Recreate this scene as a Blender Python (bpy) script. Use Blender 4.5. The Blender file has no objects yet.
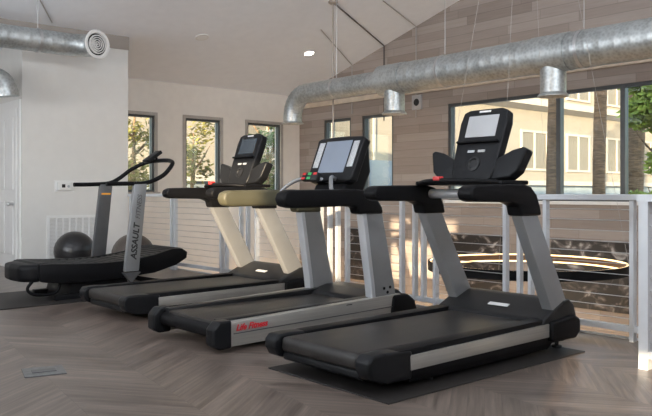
import bpy, bmesh, math, random
from mathutils import Vector, Matrix
random.seed(7)
SC = bpy.context.scene
COL = SC.collection
PI = math.pi
CAM_H = 1.10
XW = 9.91      # plank wall across the void
YB = 12.30     # pale back wall with the three windows
YC = 10.86     # white wall with the air grille
XR = 5.30      # railing line
def ceil_z(y): return 3.15 + 0.281 * (YB - y)

# ------------------------------------------------------------------ materials
def nt(name):
    m = bpy.data.materials.new(name); m.use_nodes = True
    n = m.node_tree.nodes; l = m.node_tree.links
    return m, n, l, n['Principled BSDF']
def N(n, t, **kw):
    x = n.new(t)
    for k, v in kw.items():
        if k in x.inputs.keys() if hasattr(x.inputs, 'keys') else False: x.inputs[k].default_value = v
        else: setattr(x, k, v)
    return x
def math_node(n, l, op, a, b=None):
    x = n.new('ShaderNodeMath'); x.operation = op
    for i, v in enumerate((a, b)):
        if v is None: continue
        if isinstance(v, (int, float)): x.inputs[i].default_value = v
        else: l.new(v, x.inputs[i])
    return x.outputs[0]
def mat(name, col, rough=0.5, metal=0.0, var=0.12, scale=6.0, bump=0.0, bscale=60.0, stretch=(1, 1, 1), coat=0.0, spec=0.5):
    m, n, l, p = nt(name)
    p.inputs['Roughness'].default_value = rough
    p.inputs['Metallic'].default_value = metal
    p.inputs['Coat Weight'].default_value = coat
    p.inputs['Specular IOR Level'].default_value = spec
    tc = n.new('ShaderNodeTexCoord'); mp = n.new('ShaderNodeMapping'); mp.inputs['Scale'].default_value = stretch
    l.new(tc.outputs['Object'], mp.inputs[0])
    ns = n.new('ShaderNodeTexNoise'); ns.inputs['Scale'].default_value = scale; ns.inputs['Detail'].default_value = 4
    l.new(mp.outputs[0], ns.inputs['Vector'])
    cr = n.new('ShaderNodeValToRGB')
    cr.color_ramp.elements[0].position = 0.3; cr.color_ramp.elements[1].position = 0.7
    cr.color_ramp.elements[0].color = [c * (1 - var) for c in col] + [1]
    cr.color_ramp.elements[1].color = [min(1, c * (1 + var)) for c in col] + [1]
    l.new(ns.outputs[0], cr.inputs[0]); l.new(cr.outputs[0], p.inputs['Base Color'])
    if bump:
        n2 = n.new('ShaderNodeTexNoise'); n2.inputs['Scale'].default_value = bscale
        l.new(mp.outputs[0], n2.inputs['Vector'])
        b = n.new('ShaderNodeBump'); b.inputs['Strength'].default_value = bump; b.inputs['Distance'].default_value = 0.01
        l.new(n2.outputs[0], b.inputs['Height']); l.new(b.outputs[0], p.inputs['Normal'])
    return m
def emit(name, col, s):
    m, n, l, p = nt(name)
    p.inputs['Base Color'].default_value = (*col, 1)
    p.inputs['Emission Color'].default_value = (*col, 1); p.inputs['Emission Strength'].default_value = s
    return m

def herringbone():
    m, n, l, p = nt('wood_chevron_floor')
    tc = n.new('ShaderNodeTexCoord'); mp = n.new('ShaderNodeMapping')
    mp.inputs['Rotation'].default_value = (0, 0, math.radians(8))
    l.new(tc.outputs['Object'], mp.inputs[0])
    sp = n.new('ShaderNodeSeparateXYZ'); l.new(mp.outputs[0], sp.inputs[0])
    W, PW = 0.50, 0.125
    M = lambda op, a, b=None: math_node(n, l, op, a, b)
    x, y = sp.outputs[0], sp.outputs[1]
    tri = M('PINGPONG', x, W)
    v = M('ADD', y, tri)
    pid = M('FLOOR', M('DIVIDE', v, PW))
    cid = M('FLOOR', M('DIVIDE', x, W))
    cv = n.new('ShaderNodeCombineXYZ'); l.new(pid, cv.inputs[0]); l.new(cid, cv.inputs[1])
    wn = n.new('ShaderNodeTexWhiteNoise'); wn.noise_dimensions = '2D'; l.new(cv.outputs[0], wn.inputs['Vector'])
    gv = n.new('ShaderNodeCombineXYZ')
    l.new(M('MULTIPLY', v, 16.0), gv.inputs[0]); l.new(M('MULTIPLY', x, 1.6), gv.inputs[1]); l.new(M('ADD', M('MULTIPLY', pid, 1.7), cid), gv.inputs[2])
    g = n.new('ShaderNodeTexNoise'); g.inputs['Scale'].default_value = 1.5; g.inputs['Detail'].default_value = 6; g.inputs['Roughness'].default_value = 0.6
    l.new(gv.outputs[0], g.inputs['Vector'])
    mixv = M('ADD', M('MULTIPLY', wn.outputs[0], 0.13), M('MULTIPLY', g.outputs[0], 1.0))
    cr = n.new('ShaderNodeValToRGB'); e = cr.color_ramp.elements
    e[0].position = 0.36; e[0].color = (0.062, 0.045, 0.037, 1)
    e[1].position = 0.76; e[1].color = (0.215, 0.168, 0.140, 1)
    k = cr.color_ramp.elements.new(0.55); k.color = (0.122, 0.095, 0.081, 1)
    l.new(mixv, cr.inputs[0])
    fr = M('FRACT', M('DIVIDE', v, PW))
    edge = M('MINIMUM', M('MINIMUM', fr, M('SUBTRACT', 1.0, fr)), M('MULTIPLY', M('MINIMUM', tri, M('SUBTRACT', W, tri)), 12.0))
    seam = n.new('ShaderNodeMapRange'); l.new(edge, seam.inputs[0]); seam.inputs[1].default_value = 0.0; seam.inputs[2].default_value = 0.035
    seam.inputs[3].default_value = 0.72; seam.inputs[4].default_value = 1.0
    mx = n.new('ShaderNodeMix'); mx.data_type = 'RGBA'; mx.blend_type = 'MULTIPLY'; mx.inputs[0].default_value = 1
    l.new(cr.outputs[0], mx.inputs[6]); l.new(seam.outputs[0], mx.inputs[7]); l.new(mx.outputs[2], p.inputs['Base Color'])
    rr = n.new('ShaderNodeMapRange'); l.new(g.outputs[0], rr.inputs[0]); rr.inputs[3].default_value = 0.25; rr.inputs[4].default_value = 0.42
    l.new(rr.outputs[0], p.inputs['Roughness'])
    b = n.new('ShaderNodeBump'); b.inputs['Strength'].default_value = 0.25; b.inputs['Distance'].default_value = 0.004
    l.new(M('ADD', seam.outputs[0], M('MULTIPLY', g.outputs[0], 0.5)), b.inputs['Height']); l.new(b.outputs[0], p.inputs['Normal'])
    return m

def planks(name, c0, c1, c2, ph=0.145, pl=1.25, along=1):
    m, n, l, p = nt(name)
    tc = n.new('ShaderNodeTexCoord'); sp = n.new('ShaderNodeSeparateXYZ'); l.new(tc.outputs['Object'], sp.inputs[0])
    M = lambda op, a, b=None: math_node(n, l, op, a, b)
    u, z = sp.outputs[along], sp.outputs[2]
    row = M('FLOOR', M('DIVIDE', z, ph))
    rn = n.new('ShaderNodeTexWhiteNoise'); rn.noise_dimensions = '1D'; l.new(row, rn.inputs['W'])
    uu = M('DIVIDE', M('ADD', u, M('MULTIPLY', rn.outputs[0], pl * 3)), pl)
    cid = M('FLOOR', uu)
    cv = n.new('ShaderNodeCombineXYZ'); l.new(row, cv.inputs[0]); l.new(cid, cv.inputs[1])
    wn = n.new('ShaderNodeTexWhiteNoise'); wn.noise_dimensions = '2D'; l.new(cv.outputs[0], wn.inputs['Vector'])
    gv = n.new('ShaderNodeCombineXYZ')
    l.new(M('MULTIPLY', u, 1.2), gv.inputs[0]); l.new(M('MULTIPLY', z, 18.0), gv.inputs[1]); l.new(M('MULTIPLY', cid, 3.1), gv.inputs[2])
    g = n.new('ShaderNodeTexNoise'); g.inputs['Scale'].default_value = 2.0; g.inputs['Detail'].default_value = 6; l.new(gv.outputs[0], g.inputs['Vector'])
    mv = M('ADD', M('MULTIPLY', wn.outputs[0], 0.6), M('MULTIPLY', g.outputs[0], 0.5))
    cr = n.new('ShaderNodeValToRGB'); e = cr.color_ramp.elements
    e[0].position = 0.2; e[0].color = (*c0, 1); e[1].position = 0.9; e[1].color = (*c2, 1)
    k = e.new(0.55); k.color = (*c1, 1)
    l.new(mv, cr.inputs[0])
    f1 = M('FRACT', M('DIVIDE', z, ph)); f2 = M('FRACT', uu)
    ed = M('MINIMUM', M('MINIMUM', f1, M('SUBTRACT', 1.0, f1)), M('MULTIPLY', M('MINIMUM', f2, M('SUBTRACT', 1.0, f2)), pl / ph))
    seam = n.new('ShaderNodeMapRange'); l.new(ed, seam.inputs[0]); seam.inputs[2].default_value = 0.04; seam.inputs[3].default_value = 0.6
    mx = n.new('ShaderNodeMix'); mx.data_type = 'RGBA'; mx.blend_type = 'MULTIPLY'; mx.inputs[0].default_value = 1
    l.new(cr.outputs[0], mx.inputs[6]); l.new(seam.outputs[0], mx.inputs[7]); l.new(mx.outputs[2], p.inputs['Base Color'])
    p.inputs['Roughness'].default_value = 0.6
    b = n.new('ShaderNodeBump'); b.inputs['Strength'].default_value = 0.3; b.inputs['Distance'].default_value = 0.004
    l.new(seam.outputs[0], b.inputs['Height']); l.new(b.outputs[0], p.inputs['Normal'])
    return m

def duct_metal(name, axis, pitch=0.13, base=(0.43, 0.45, 0.45)):
    """galvanised spiral duct: mottled spangle and seams across the run"""
    m, n, l, p = nt(name)
    tc = n.new('ShaderNodeTexCoord'); sp = n.new('ShaderNodeSeparateXYZ'); l.new(tc.outputs['Object'], sp.inputs[0])
    M = lambda op, a, b=None: math_node(n, l, op, a, b)
    u = M('ADD', sp.outputs[axis], M('MULTIPLY', sp.outputs[2], 0.12))
    f = M('FRACT', M('DIVIDE', u, pitch))
    seam = M('LESS_THAN', f, 0.09)
    v = n.new('ShaderNodeTexVoronoi'); v.inputs['Scale'].default_value = 28; l.new(tc.outputs['Object'], v.inputs['Vector'])
    ns = n.new('ShaderNodeTexNoise'); ns.inputs['Scale'].default_value = 3.0; ns.inputs['Detail'].default_value = 5; l.new(tc.outputs['Object'], ns.inputs['Vector'])
    mv = M('ADD', M('MULTIPLY', v.outputs['Distance'], 0.5), M('MULTIPLY', ns.outputs[0], 0.8))
    cr = n.new('ShaderNodeValToRGB'); e = cr.color_ramp.elements
    e[0].position = 0.3; e[0].color = (*[c * 0.75 for c in base], 1); e[1].position = 0.8; e[1].color = (*[min(1, c * 1.3) for c in base], 1)
    l.new(mv, cr.inputs[0]); l.new(cr.outputs[0], p.inputs['Base Color'])
    p.inputs['Metallic'].default_value = 0.85
    rr = n.new('ShaderNodeMapRange'); l.new(ns.outputs[0], rr.inputs[0]); rr.inputs[3].default_value = 0.36; rr.inputs[4].default_value = 0.55
    l.new(rr.outputs[0], p.inputs['Roughness'])
    b = n.new('ShaderNodeBump'); b.inputs['Strength'].default_value = 0.35; b.inputs['Distance'].default_value = 0.005
    l.new(M('ADD', seam, M('MULTIPLY', ns.outputs[0], 0.4)), b.inputs['Height']); l.new(b.outputs[0], p.inputs['Normal'])
    return m

def glass_mat():
    m = bpy.data.materials.new('window_glass'); m.use_nodes = True
    n = m.node_tree.nodes; l = m.node_tree.links; n.clear()
    o = n.new('ShaderNodeOutputMaterial'); t = n.new('ShaderNodeBsdfTransparent'); t.inputs[0].default_value = (0.93, 0.95, 0.95, 1)
    g = n.new('ShaderNodeBsdfGlossy'); g.inputs['Roughness'].default_value = 0.02
    lw = n.new('ShaderNodeLayerWeight'); lw.inputs[0].default_value = 0.5
    pw = math_node(n, l, 'POWER', lw.outputs['Facing'], 4.0); fo = math_node(n, l, 'ADD', math_node(n, l, 'MULTIPLY', pw, 0.9), 0.045)
    mx = n.new('ShaderNodeMixShader'); l.new(fo, mx.inputs[0]); l.new(t.outputs[0], mx.inputs[1]); l.new(g.outputs[0], mx.inputs[2])
    l.new(mx.outputs[0], o.inputs[0])
    return m
def blotch(name, seed):
    m, n, l, p = nt(name)
    tc = n.new('ShaderNodeTexCoord'); mp = n.new('ShaderNodeMapping'); mp.inputs['Location'].default_value = (seed, seed * 2, 0)
    mp.inputs['Scale'].default_value = (1, 1.0, 1.5)
    l.new(tc.outputs['Object'], mp.inputs[0])
    a = n.new('ShaderNodeTexNoise'); a.inputs['Scale'].default_value = 3.4; a.inputs['Detail'].default_value = 7; a.inputs['Distortion'].default_value = 1.2
    l.new(mp.outputs[0], a.inputs['Vector'])
    cr = n.new('ShaderNodeValToRGB'); e = cr.color_ramp.elements
    e[0].position = 0.50; e[0].color = (0.018, 0.014, 0.013, 1); e[1].position = 0.74; e[1].color = (0.7, 0.66, 0.62, 1)
    k = e.new(0.6); k.color = (0.12, 0.1, 0.095, 1)
    l.new(a.outputs[0], cr.inputs[0]); l.new(cr.outputs[0], p.inputs['Base Color'])
    p.inputs['Roughness'].default_value = 0.4
    return m

M_FLOOR = herringbone()
M_PLANK = planks('weathered_plank_wall', (0.26, 0.212, 0.186), (0.315, 0.264, 0.235), (0.385, 0.33, 0.30))
M_CEIL = mat('ceiling_paint', (0.84, 0.85, 0.88), 0.8, var=0.02)
M_WHITE = mat('white_wall_paint', (0.72, 0.70, 0.665), 0.75, var=0.02)
M_BACK = mat('cream_wall_paint', (0.78, 0.74, 0.69), 0.75, var=0.03)
M_TAUPE = mat('taupe_soffit_paint', (0.36, 0.32, 0.285), 0.75, var=0.03)
M_TRIMW = mat('white_trim', (0.78, 0.77, 0.75), 0.45, var=0.02)
M_DARKFR = mat('grey_window_aluminium', (0.10, 0.105, 0.11), 0.4, 0.5, var=0.05)
M_GLASS = glass_mat()
M_DUCT = duct_metal('galvanised_duct_long', 1)
M_DUCTX = duct_metal('galvanised_duct_short', 0, 0.16)
M_DUCTZ = duct_metal('galvanised_outlet', 2, 0.3)
M_RAIL = mat('railing_grey_paint', (0.62, 0.64, 0.67), 0.4, 0.2, var=0.05)
M_STEEL = mat('steel_cable', (0.6, 0.6, 0.6), 0.3, 0.9, var=0.05)
M_BLACK = mat('black_plastic', (0.0065, 0.0065, 0.0075), 0.42, var=0.1, bump=0.05, bscale=300, spec=0.12)
M_SATIN = mat('satin_black_plastic', (0.010, 0.0105, 0.012), 0.33, var=0.1, spec=0.18)
M_RUBBER = mat('black_rubber', (0.02, 0.02, 0.02), 0.65, var=0.2, bump=0.1, bscale=200)
M_ARMSUN = mat('sunlit_black_arm_plastic', (0.082, 0.075, 0.045), 0.5, var=0.08)  # sunlit olive put into the colour of one black arm
M_BELT = mat('treadmill_belt', (0.022, 0.0195, 0.018), 0.40, var=0.35, scale=2.5, stretch=(0.5, 5, 1), bump=0.06, bscale=220, spec=0.35)
M_SLAT = mat('slatted_rubber_belt', (0.045, 0.036, 0.03), 0.5, var=0.3, scale=20, stretch=(4, 0.2, 1))
M_GREYPL = mat('grey_cover_plastic', (0.013, 0.013, 0.014), 0.38, var=0.12, spec=0.35)
M_SILVER = mat('silver_painted_upright', (0.27, 0.275, 0.285), 0.36, 0.35, var=0.05)
M_ALU = mat('brushed_aluminium_trim', (0.40, 0.385, 0.36), 0.34, 0.6, var=0.08, scale=8, stretch=(0.3, 1, 14))
M_ALUL = mat('bright_aluminium_edge', (0.62, 0.64, 0.68), 0.3, 0.5, var=0.04)
M_GUN = mat('gunmetal_upright', (0.11, 0.11, 0.115), 0.4, 0.4, var=0.1)
M_SCREEN = mat('grey_display_glass', (0.42, 0.43, 0.45), 0.12, var=0.06, scale=3)
M_SCREENB = mat('blue_grey_display_glass', (0.22, 0.26, 0.33), 0.1, var=0.06, scale=3)
M_SCREEND = mat('dark_display_glass', (0.06, 0.075, 0.09), 0.2, var=0.2, scale=3)
M_SPK = mat('speaker_mesh', (0.50, 0.52, 0.54), 0.5, 0.4, var=0.2, scale=80)
M_RED = mat('red_plastic', (0.55, 0.03, 0.03), 0.4, var=0.05)
M_REDINK = mat('red_lettering', (0.60, 0.02, 0.03), 0.4, var=0.02)
M_GREEN = mat('green_plastic', (0.04, 0.4, 0.12), 0.4, var=0.05)
M_INK = mat('dark_lettering', (0.02, 0.02, 0.022), 0.5, var=0.02)
M_ORANGE = mat('orange_sticker', (0.8, 0.33, 0.03), 0.5, var=0.02)
M_LIGHTINK = mat('pale_badge', (0.75, 0.75, 0.75), 0.4, var=0.02)
M_BALL = mat('black_vinyl_ball', (0.022, 0.021, 0.022), 0.28, var=0.1)
M_BALLB = mat('dark_brown_vinyl_ball', (0.075, 0.058, 0.048), 0.4, var=0.1)
M_MAT = mat('dark_rubber_mat', (0.016, 0.013, 0.012), 0.6, var=0.2, scale=40)
M_ROD = mat('bronze_rod', (0.42, 0.37, 0.33), 0.35, 0.7, var=0.05)
M_CORD = mat('dark_cable_cord', (0.09, 0.075, 0.07), 0.6, var=0.05)
M_CORDL = mat('pale_cable_cord', (0.42, 0.40, 0.38), 0.5, var=0.05)
M_LED = emit('warm_led_strip', (1.0, 0.70, 0.36), 2.6)
M_BRONZE = mat('bronze_ring_inside', (0.20, 0.11, 0.06), 0.4, 0.3, var=0.05)
M_LAMP = emit('lit_downlight', (1.0, 0.93, 0.82), 30)
M_DIM = mat('unlit_downlight_lens', (0.85, 0.85, 0.84), 0.4, var=0.02)
M_STUCCO = mat('cream_stucco', (0.38, 0.335, 0.27), 0.85, var=0.05, scale=2, bump=0.1)
M_STUCCOW = mat('pale_stucco_band', (0.55, 0.50, 0.43), 0.85, var=0.05, scale=2)
M_SHADEHAZE = mat('blue_grey_shade_haze', (0.36, 0.42, 0.46), 0.6, var=0.15, scale=1.5)  # stands in for shade on the facade and bluish haze
M_BLIND = mat('tan_window_blind', (0.24, 0.215, 0.17), 0.5, var=0.15, scale=4, stretch=(6, 1, .3))
M_PALM = mat('palm_bark', (0.26, 0.17, 0.10), 0.9, var=0.5, scale=5, stretch=(1, 1, 6), bump=0.6, bscale=18)
M_FROND = mat('palm_frond_green', (0.10, 0.16, 0.04), 0.6, var=0.3)
M_LEAFA = mat('bright_green_leaves', (0.48, 0.58, 0.10), 0.5, var=0.5, scale=3)
M_LEAFB = mat('golden_olive_leaves', (0.25, 0.22, 0.05), 0.5, var=0.6, scale=3)
M_LEAFC = mat('deep_green_leaves', (0.11, 0.16, 0.04), 0.5, var=0.5, scale=3)
M_GROUND = mat('concrete_ground', (0.35, 0.34, 0.32), 0.9, var=0.1)
M_LOWER = mat('lower_hall_floor', (0.20, 0.16, 0.13), 0.5, var=0.2)
M_PLATE = mat('brushed_steel_plate', (0.17, 0.175, 0.18), 0.4, 0.6, var=0.2, scale=30)

# ------------------------------------------------------------------ mesh helpers
def link(name, bm, m, parent=None, smooth=False, loc=None):
    me = bpy.data.meshes.new(name)
    bmesh.ops.recalc_face_normals(bm, faces=bm.faces[:])
    bm.to_mesh(me); bm.free()
    if smooth:
        for p in me.polygons: p.use_smooth = True
        me.set_sharp_from_angle(angle=math.radians(40))
    me.materials.append(m)
    o = bpy.data.objects.new(name, me); COL.objects.link(o)
    if parent: o.parent = parent
    if loc: o.location = loc
    return o
def thing(name, loc, label, cat, group=None, rz=0):
    o = bpy.data.objects.new(name, None); COL.objects.link(o); o.location = loc; o.rotation_euler = (0, 0, rz)
    o.empty_display_size = 0.1
    return tag(o, label, cat, group)
def tag(o, label, cat, group=None):
    o['label'] = label; o['category'] = cat
    if group: o['group'] = group
    return o
def struct(name, bm, m, smooth=False):
    o = link(name, bm, m, None, smooth); o['kind'] = 'structure'; return o
def NB(): return bmesh.new()
def box(bm, x0, x1, y0, y1, z0, z1, bev=0.0, seg=2):
    t = NB() if bev else bm
    vs = [t.verts.new((x, y, z)) for x in (x0, x1) for y in (y0, y1) for z in (z0, z1)]
    for f in ((0, 1, 3, 2), (4, 6, 7, 5), (0, 4, 5, 1), (2, 3, 7, 6), (0, 2, 6, 4), (1, 5, 7, 3)): t.faces.new([vs[i] for i in f])
    if bev:
        bmesh.ops.bevel(t, geom=t.edges[:], offset=bev, segments=seg, profile=0.6, affect='EDGES')
        merge(bm, t)
    return bm
def merge(bm, t, M=None):
    if M is not None: t.transform(M)
    me = bpy.data.meshes.new('tmp'); t.to_mesh(me); t.free(); bm.from_mesh(me); bpy.data.meshes.remove(me)
def prism(bm, pts, a0, a1, axis='y', bev=0.0, seg=2):
    """closed outline pts extruded a0..a1 along axis; pts are (x,z) for y, (y,z) for x, (x,y) for z"""
    t = NB()
    def P(p, a): return (p[0], a, p[1]) if axis == 'y' else ((a, p[0], p[1]) if axis == 'x' else (p[0], p[1], a))
    A = [t.verts.new(P(p, a0)) for p in pts]; B = [t.verts.new(P(p, a1)) for p in pts]
    n = len(pts); t.faces.new(A); t.faces.new(B[::-1])
    for i in range(n): t.faces.new((A[i], A[(i + 1) % n], B[(i + 1) % n], B[i]))
    bmesh.ops.recalc_face_normals(t, faces=t.faces[:])
    if bev: bmesh.ops.bevel(t, geom=t.edges[:], offset=bev, segments=seg, profile=0.6, affect='EDGES', clamp_overlap=True)
    merge(bm, t); return bm
def smooth_path(pts, k=6, closed=False):
    P = [Vector(p) for p in pts]; out = []; n = len(P)
    rng = range(n if closed else n - 1)
    for i in rng:
        p0 = P[(i - 1) % n] if closed or i > 0 else P[i] * 2 - P[i + 1]
        p1 = P[i]; p2 = P[(i + 1) % n]
        p3 = P[(i + 2) % n] if closed or i + 2 < n else p2 * 2 - p1
        for j in range(k):
            t = j / k
            out.append(0.5 * ((2 * p1) + (p2 - p0) * t + (2 * p0 - 5 * p1 + 4 * p2 - p3) * t * t + (3 * p1 - p0 - 3 * p2 + p3) * t ** 3))
    if not closed: out.append(P[-1])
    return out
def tube(bm, path, r, seg=12, closed=False, cap=True, flat=1.0):
    path = [Vector(p) for p in path]; n = len(path)
    rs = r if isinstance(r, (list, tuple)) else [r] * n
    rings = []; up = None
    for i, p in enumerate(path):
        a = path[(i - 1) % n] if closed or i > 0 else p
        b = path[(i + 1) % n] if closed or i < n - 1 else p
        d = (b - a).normalized()
        if up is None: up = Vector((0, 0, 1)) if abs(d.z) < 0.9 else Vector((1, 0, 0))
        s = d.cross(up)
        if s.length < 1e-4: s = d.orthogonal()
        s.normalize(); u = s.cross(d).normalized(); up = u
        rings.append([bm.verts.new(p + s * math.cos(2 * PI * k / seg) * rs[i] * flat + u * math.sin(2 * PI * k / seg) * rs[i]) for k in range(seg)])
    m = n if closed else n - 1
    for i in range(m):
        A, B = rings[i], rings[(i + 1) % n]
        for k in range(seg): bm.faces.new((A[k], A[(k + 1) % seg], B[(k + 1) % seg], B[k]))
    if cap and not closed: bm.faces.new(rings[0][::-1]); bm.faces.new(rings[-1])
    return bm
def lathe(bm, prof, c=(0, 0, 0), seg=32, M=None):
    t = NB(); rings = []
    for r, z in prof:
        rings.append([t.verts.new((r * math.cos(2 * PI * k / seg), r * math.sin(2 * PI * k / seg), z)) for k in range(seg)] if r > 1e-6 else [t.verts.new((0, 0, z))])
    for A, B in zip(rings, rings[1:]):
        for k in range(seg):
            a = [A[k % len(A)], A[(k + 1) % seg % len(A)], B[(k + 1) % seg % len(B)], B[k % len(B)]]
            a = list(dict.fromkeys(a))
            if len(a) > 2: t.faces.new(a)
    merge(bm, t, (Matrix.Translation(c) @ M) if M is not None else Matrix.Translation(c)); return bm
def text_mesh(name, body, size, m, parent, M, depth=0.001, shear=0.0, bold=0.0):
    cu = bpy.data.curves.new(name, 'FONT'); cu.body = body; cu.size = size; cu.extrude = depth; cu.shear = shear; cu.offset = bold
    cu.align_x = 'CENTER'; cu.align_y = 'CENTER'
    o = bpy.data.objects.new(name + '_curve', cu); COL.objects.link(o)
    bpy.context.view_layer.update()
    me = bpy.data.meshes.new_from_object(o.evaluated_get(bpy.context.evaluated_depsgraph_get()))
    bpy.data.objects.remove(o); me.transform(M); me.materials.clear(); me.materials.append(m); me.name = name
    q = bpy.data.objects.new(name, me); COL.objects.link(q); q.parent = parent
    return q
def copy_tree(o, parent=None):
    c = o.copy(); COL.objects.link(c); c.parent = parent
    for ch in [x for x in SC.objects if x.parent == o]: copy_tree(ch, c)
    return c

# ------------------------------------------------------------------ camera
C49, S49 = 0.655, 0.756
cam = bpy.data.cameras.new('camera'); co = bpy.data.objects.new('camera', cam); COL.objects.link(co)
co.location = (0, 0, CAM_H)
F = Vector((C49, S49, 0)).normalized()
co.rotation_euler = F.to_track_quat('-Z', 'Y').to_euler()
cam.sensor_width = 36; cam.lens = 740 / 652 * 36; cam.shift_y = -15 / 652; cam.clip_end = 300
SC.camera = co

# ------------------------------------------------------------------ room shell
def wall_strip(bm, axis, pos, thick, u0, u1, z0, ztop, holes):
    """wall in plane axis=pos (thickness away from the room), holes (u0,u1,z0,z1)"""
    us = sorted({u0, u1, *[h[0] for h in holes], *[h[1] for h in holes]})
    def seg(a, b, zl, zh0, zh1):
        prism(bm, [(a, zl), (b, zl), (b, zh1), (a, zh0)], pos, pos + thick, axis)
    for a, b in zip(us, us[1:]):
        hs = sorted([h for h in holes if h[0] <= a + 1e-6 and h[1] >= b - 1e-6], key=lambda h: h[2])
        zl = z0
        for h in hs:
            if h[2] > zl: seg(a, b, zl, h[2], h[2])
            zl = h[3]
        seg(a, b, zl, ztop(a), ztop(b))
ZL = -2.8
b = NB(); box(b, -3, 5.36, -3, 12.3, -0.25, 0.0); struct('floor', b, M_FLOOR)
b = NB(); box(b, 5.36, XW, -3, YB, ZL - 0.1, ZL); o = struct('floor_lower', b, M_LOWER)
b = NB(); prism(b, [(-3.1, ceil_z(-3.1)), (12.5, ceil_z(12.5)), (12.5, ceil_z(12.5) + .15), (-3.1, ceil_z(-3.1) + .15)], -3.1, XW + 0.2, 'x'); struct('ceiling', b, M_CEIL)

WIN_R = [(10.69, 11.5, 0.98, 2.59), (9.54, 10.37, 0.98, 2.59), (2.9, 8.24, 0.98, 2.63)]
b = NB(); wall_strip(b, 'x', XW, 0.2, -3, YB + .2, ZL, ceil_z, WIN_R); struct('wall_right', b, M_PLANK)
WIN_B = [(5.72, 6.50, 1.12, 2.52), (7.14, 7.92, 1.12, 2.52), (8.56, 9.40, 1.12, 2.52)]
b = NB(); wall_strip(b, 'y', YB, 0.2, -3, XW + .2, ZL, lambda u: ceil_z(YB), WIN_B); struct('wall_back', b, M_BACK)
# white block with the door on its left side
b = NB(); prism(b, [(YC, 0), (YB, 0), (YB, ceil_z(YB)), (YC, ceil_z(YC))], 3.65, 5.28, 'x')
box(b, 5.2, 5.28, YC, YB, ZL, 0); struct('wall_front', b, M_WHITE)
b = NB(); prism(b, [(YC - .012, 3.35), (YC + .1, 3.35), (YC + .1, ceil_z(YC + .1)), (YC - .012, ceil_z(YC - .012))], -3, 5.292, 'x'); struct('trim_1', b, M_TAUPE)
b = NB(); box(b, 3.65, 5.28, YC - .014, YC, 0, 0.09); struct('baseboard_front', b, M_TRIMW)
# walls behind the camera; openings shaped to aim low sun beams inside
b = NB(); wall_strip(b, 'x', -3, -0.2, -3, YB + .2, -0.2, ceil_z, [(1.80, 3.42, 1.38, 2.50), (-1.82, -.88, .90, 1.20)]); struct('wall_left', b, M_WHITE)
b = NB(); wall_strip(b, 'y', -3, -0.2, -3, XW + .2, ZL, lambda u: ceil_z(-3), []); struct('wall_rear', b, M_WHITE)
# slab edge under the railing
b = NB(); box(b, 5.36, 5.38, -3, YC, -0.32, 0.015); struct('trim_2', b, M_RAIL)
# ledger board on the plank wall; sunlit gold put into its colour
b = NB(); box(b, XW - .05, XW, -3, YB, 2.88, 2.97); struct('trim_3', b, mat('sun_gold_ledger_board', (0.55, 0.46, 0.36), .5))

def window(idx, axis, pos, h, fm, fw=0.05, depth=0.09, mull=(), trim=None):
    u0, u1, z0, z1 = h
    w = NB()
    def bar(a, b_, c, d, p0, p1):
        if axis == 'x': box(w, p0, p1, a, b_, c, d)
        else: box(w, a, b_, p0, p1, c, d)
    p0, p1 = pos + .02, pos + .02 + depth
    bar(u0, u0 + fw, z0, z1, p0, p1); bar(u1 - fw, u1, z0, z1, p0, p1)
    bar(u0 + fw, u1 - fw, z0, z0 + fw, p0, p1); bar(u0 + fw, u1 - fw, z1 - fw, z1, p0, p1)
    root = link('window_%d' % idx, w, fm); root['kind'] = 'structure'
    for mu in mull:
        w = NB(); bar(mu - .035, mu + .035, z0 + fw, z1 - fw, p0 - .01, p1); link('mullion', w, fm, root)
    w = NB(); pm = (p0 + p1) / 2; bar(u0 + fw, u1 - fw, z0 + fw, z1 - fw, pm - .003, pm + .003); link('glass', w, M_GLASS, root)
    if trim:
        w = NB(); q0, q1 = pos - .02, pos
        t = .055
        bar(u0 - t, u0, z0 - t, z1 + t, q0, q1); bar(u1, u1 + t, z0 - t, z1 + t, q0, q1); bar(u0, u1, z1, z1 + t, q0, q1)
        link('casing', w, trim, root)
        w = NB(); bar(u0 - .08, u1 + .08, z0 - .05, z0, q0 - .06, q1); link('sill', w, trim, root)
M_CASE = mat('taupe_window_casing', (0.42, 0.39, 0.36), .5)
for i, h in enumerate(WIN_B): window(i + 1, 'y', YB, h, M_DARKFR, .04, trim=M_CASE)
for i, h in enumerate(WIN_R): window(i + 4, 'x', XW, h, M_DARKFR, .05, mull=(6.12, 5.11, 4.1) if i == 2 else ())
w = NB(); box(w, XW - .05, XW + .02, 2.8, 8.3, .93, .98); struct('trim_4', w, M_TRIMW)

# door on the left side of the white block
d = NB(); box(d, 3.615, 3.65, 11.02, 11.86, 0.0, 2.33)
door = link('door_1', d, M_TRIMW); door['kind'] = 'structure'
for (y0, y1, z0, z1) in ((11.12, 11.38, 1.15, 2.2), (11.5, 11.76, 1.15, 2.2), (11.12, 11.38, .2, .98), (11.5, 11.76, .2, .98)):
    w = NB(); box(w, 3.60, 3.618, y0, y1, z0, z1, .008); link('raised_panel', w, M_TRIMW, door)
w = NB(); lathe(w, [(0.028, 0), (.028, .01), (.012, .012), (.012, .045), (.03, .055), (.032, .075), (.02, .09), (0, .092)], (3.60, 11.09, .94), 20, Matrix.Rotation(-PI / 2, 4, 'Y'))
link('door_knob', w, M_STEEL, door, True)
w = NB()
box(w, 3.625, 3.66, 10.90, 11.02, 0, 2.45); box(w, 3.625, 3.66, 11.86, 11.98, 0, 2.45); box(w, 3.625, 3.66, 11.02, 11.86, 2.33, 2.45)
link('door_casing', w, M_TRIMW, door)

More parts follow.
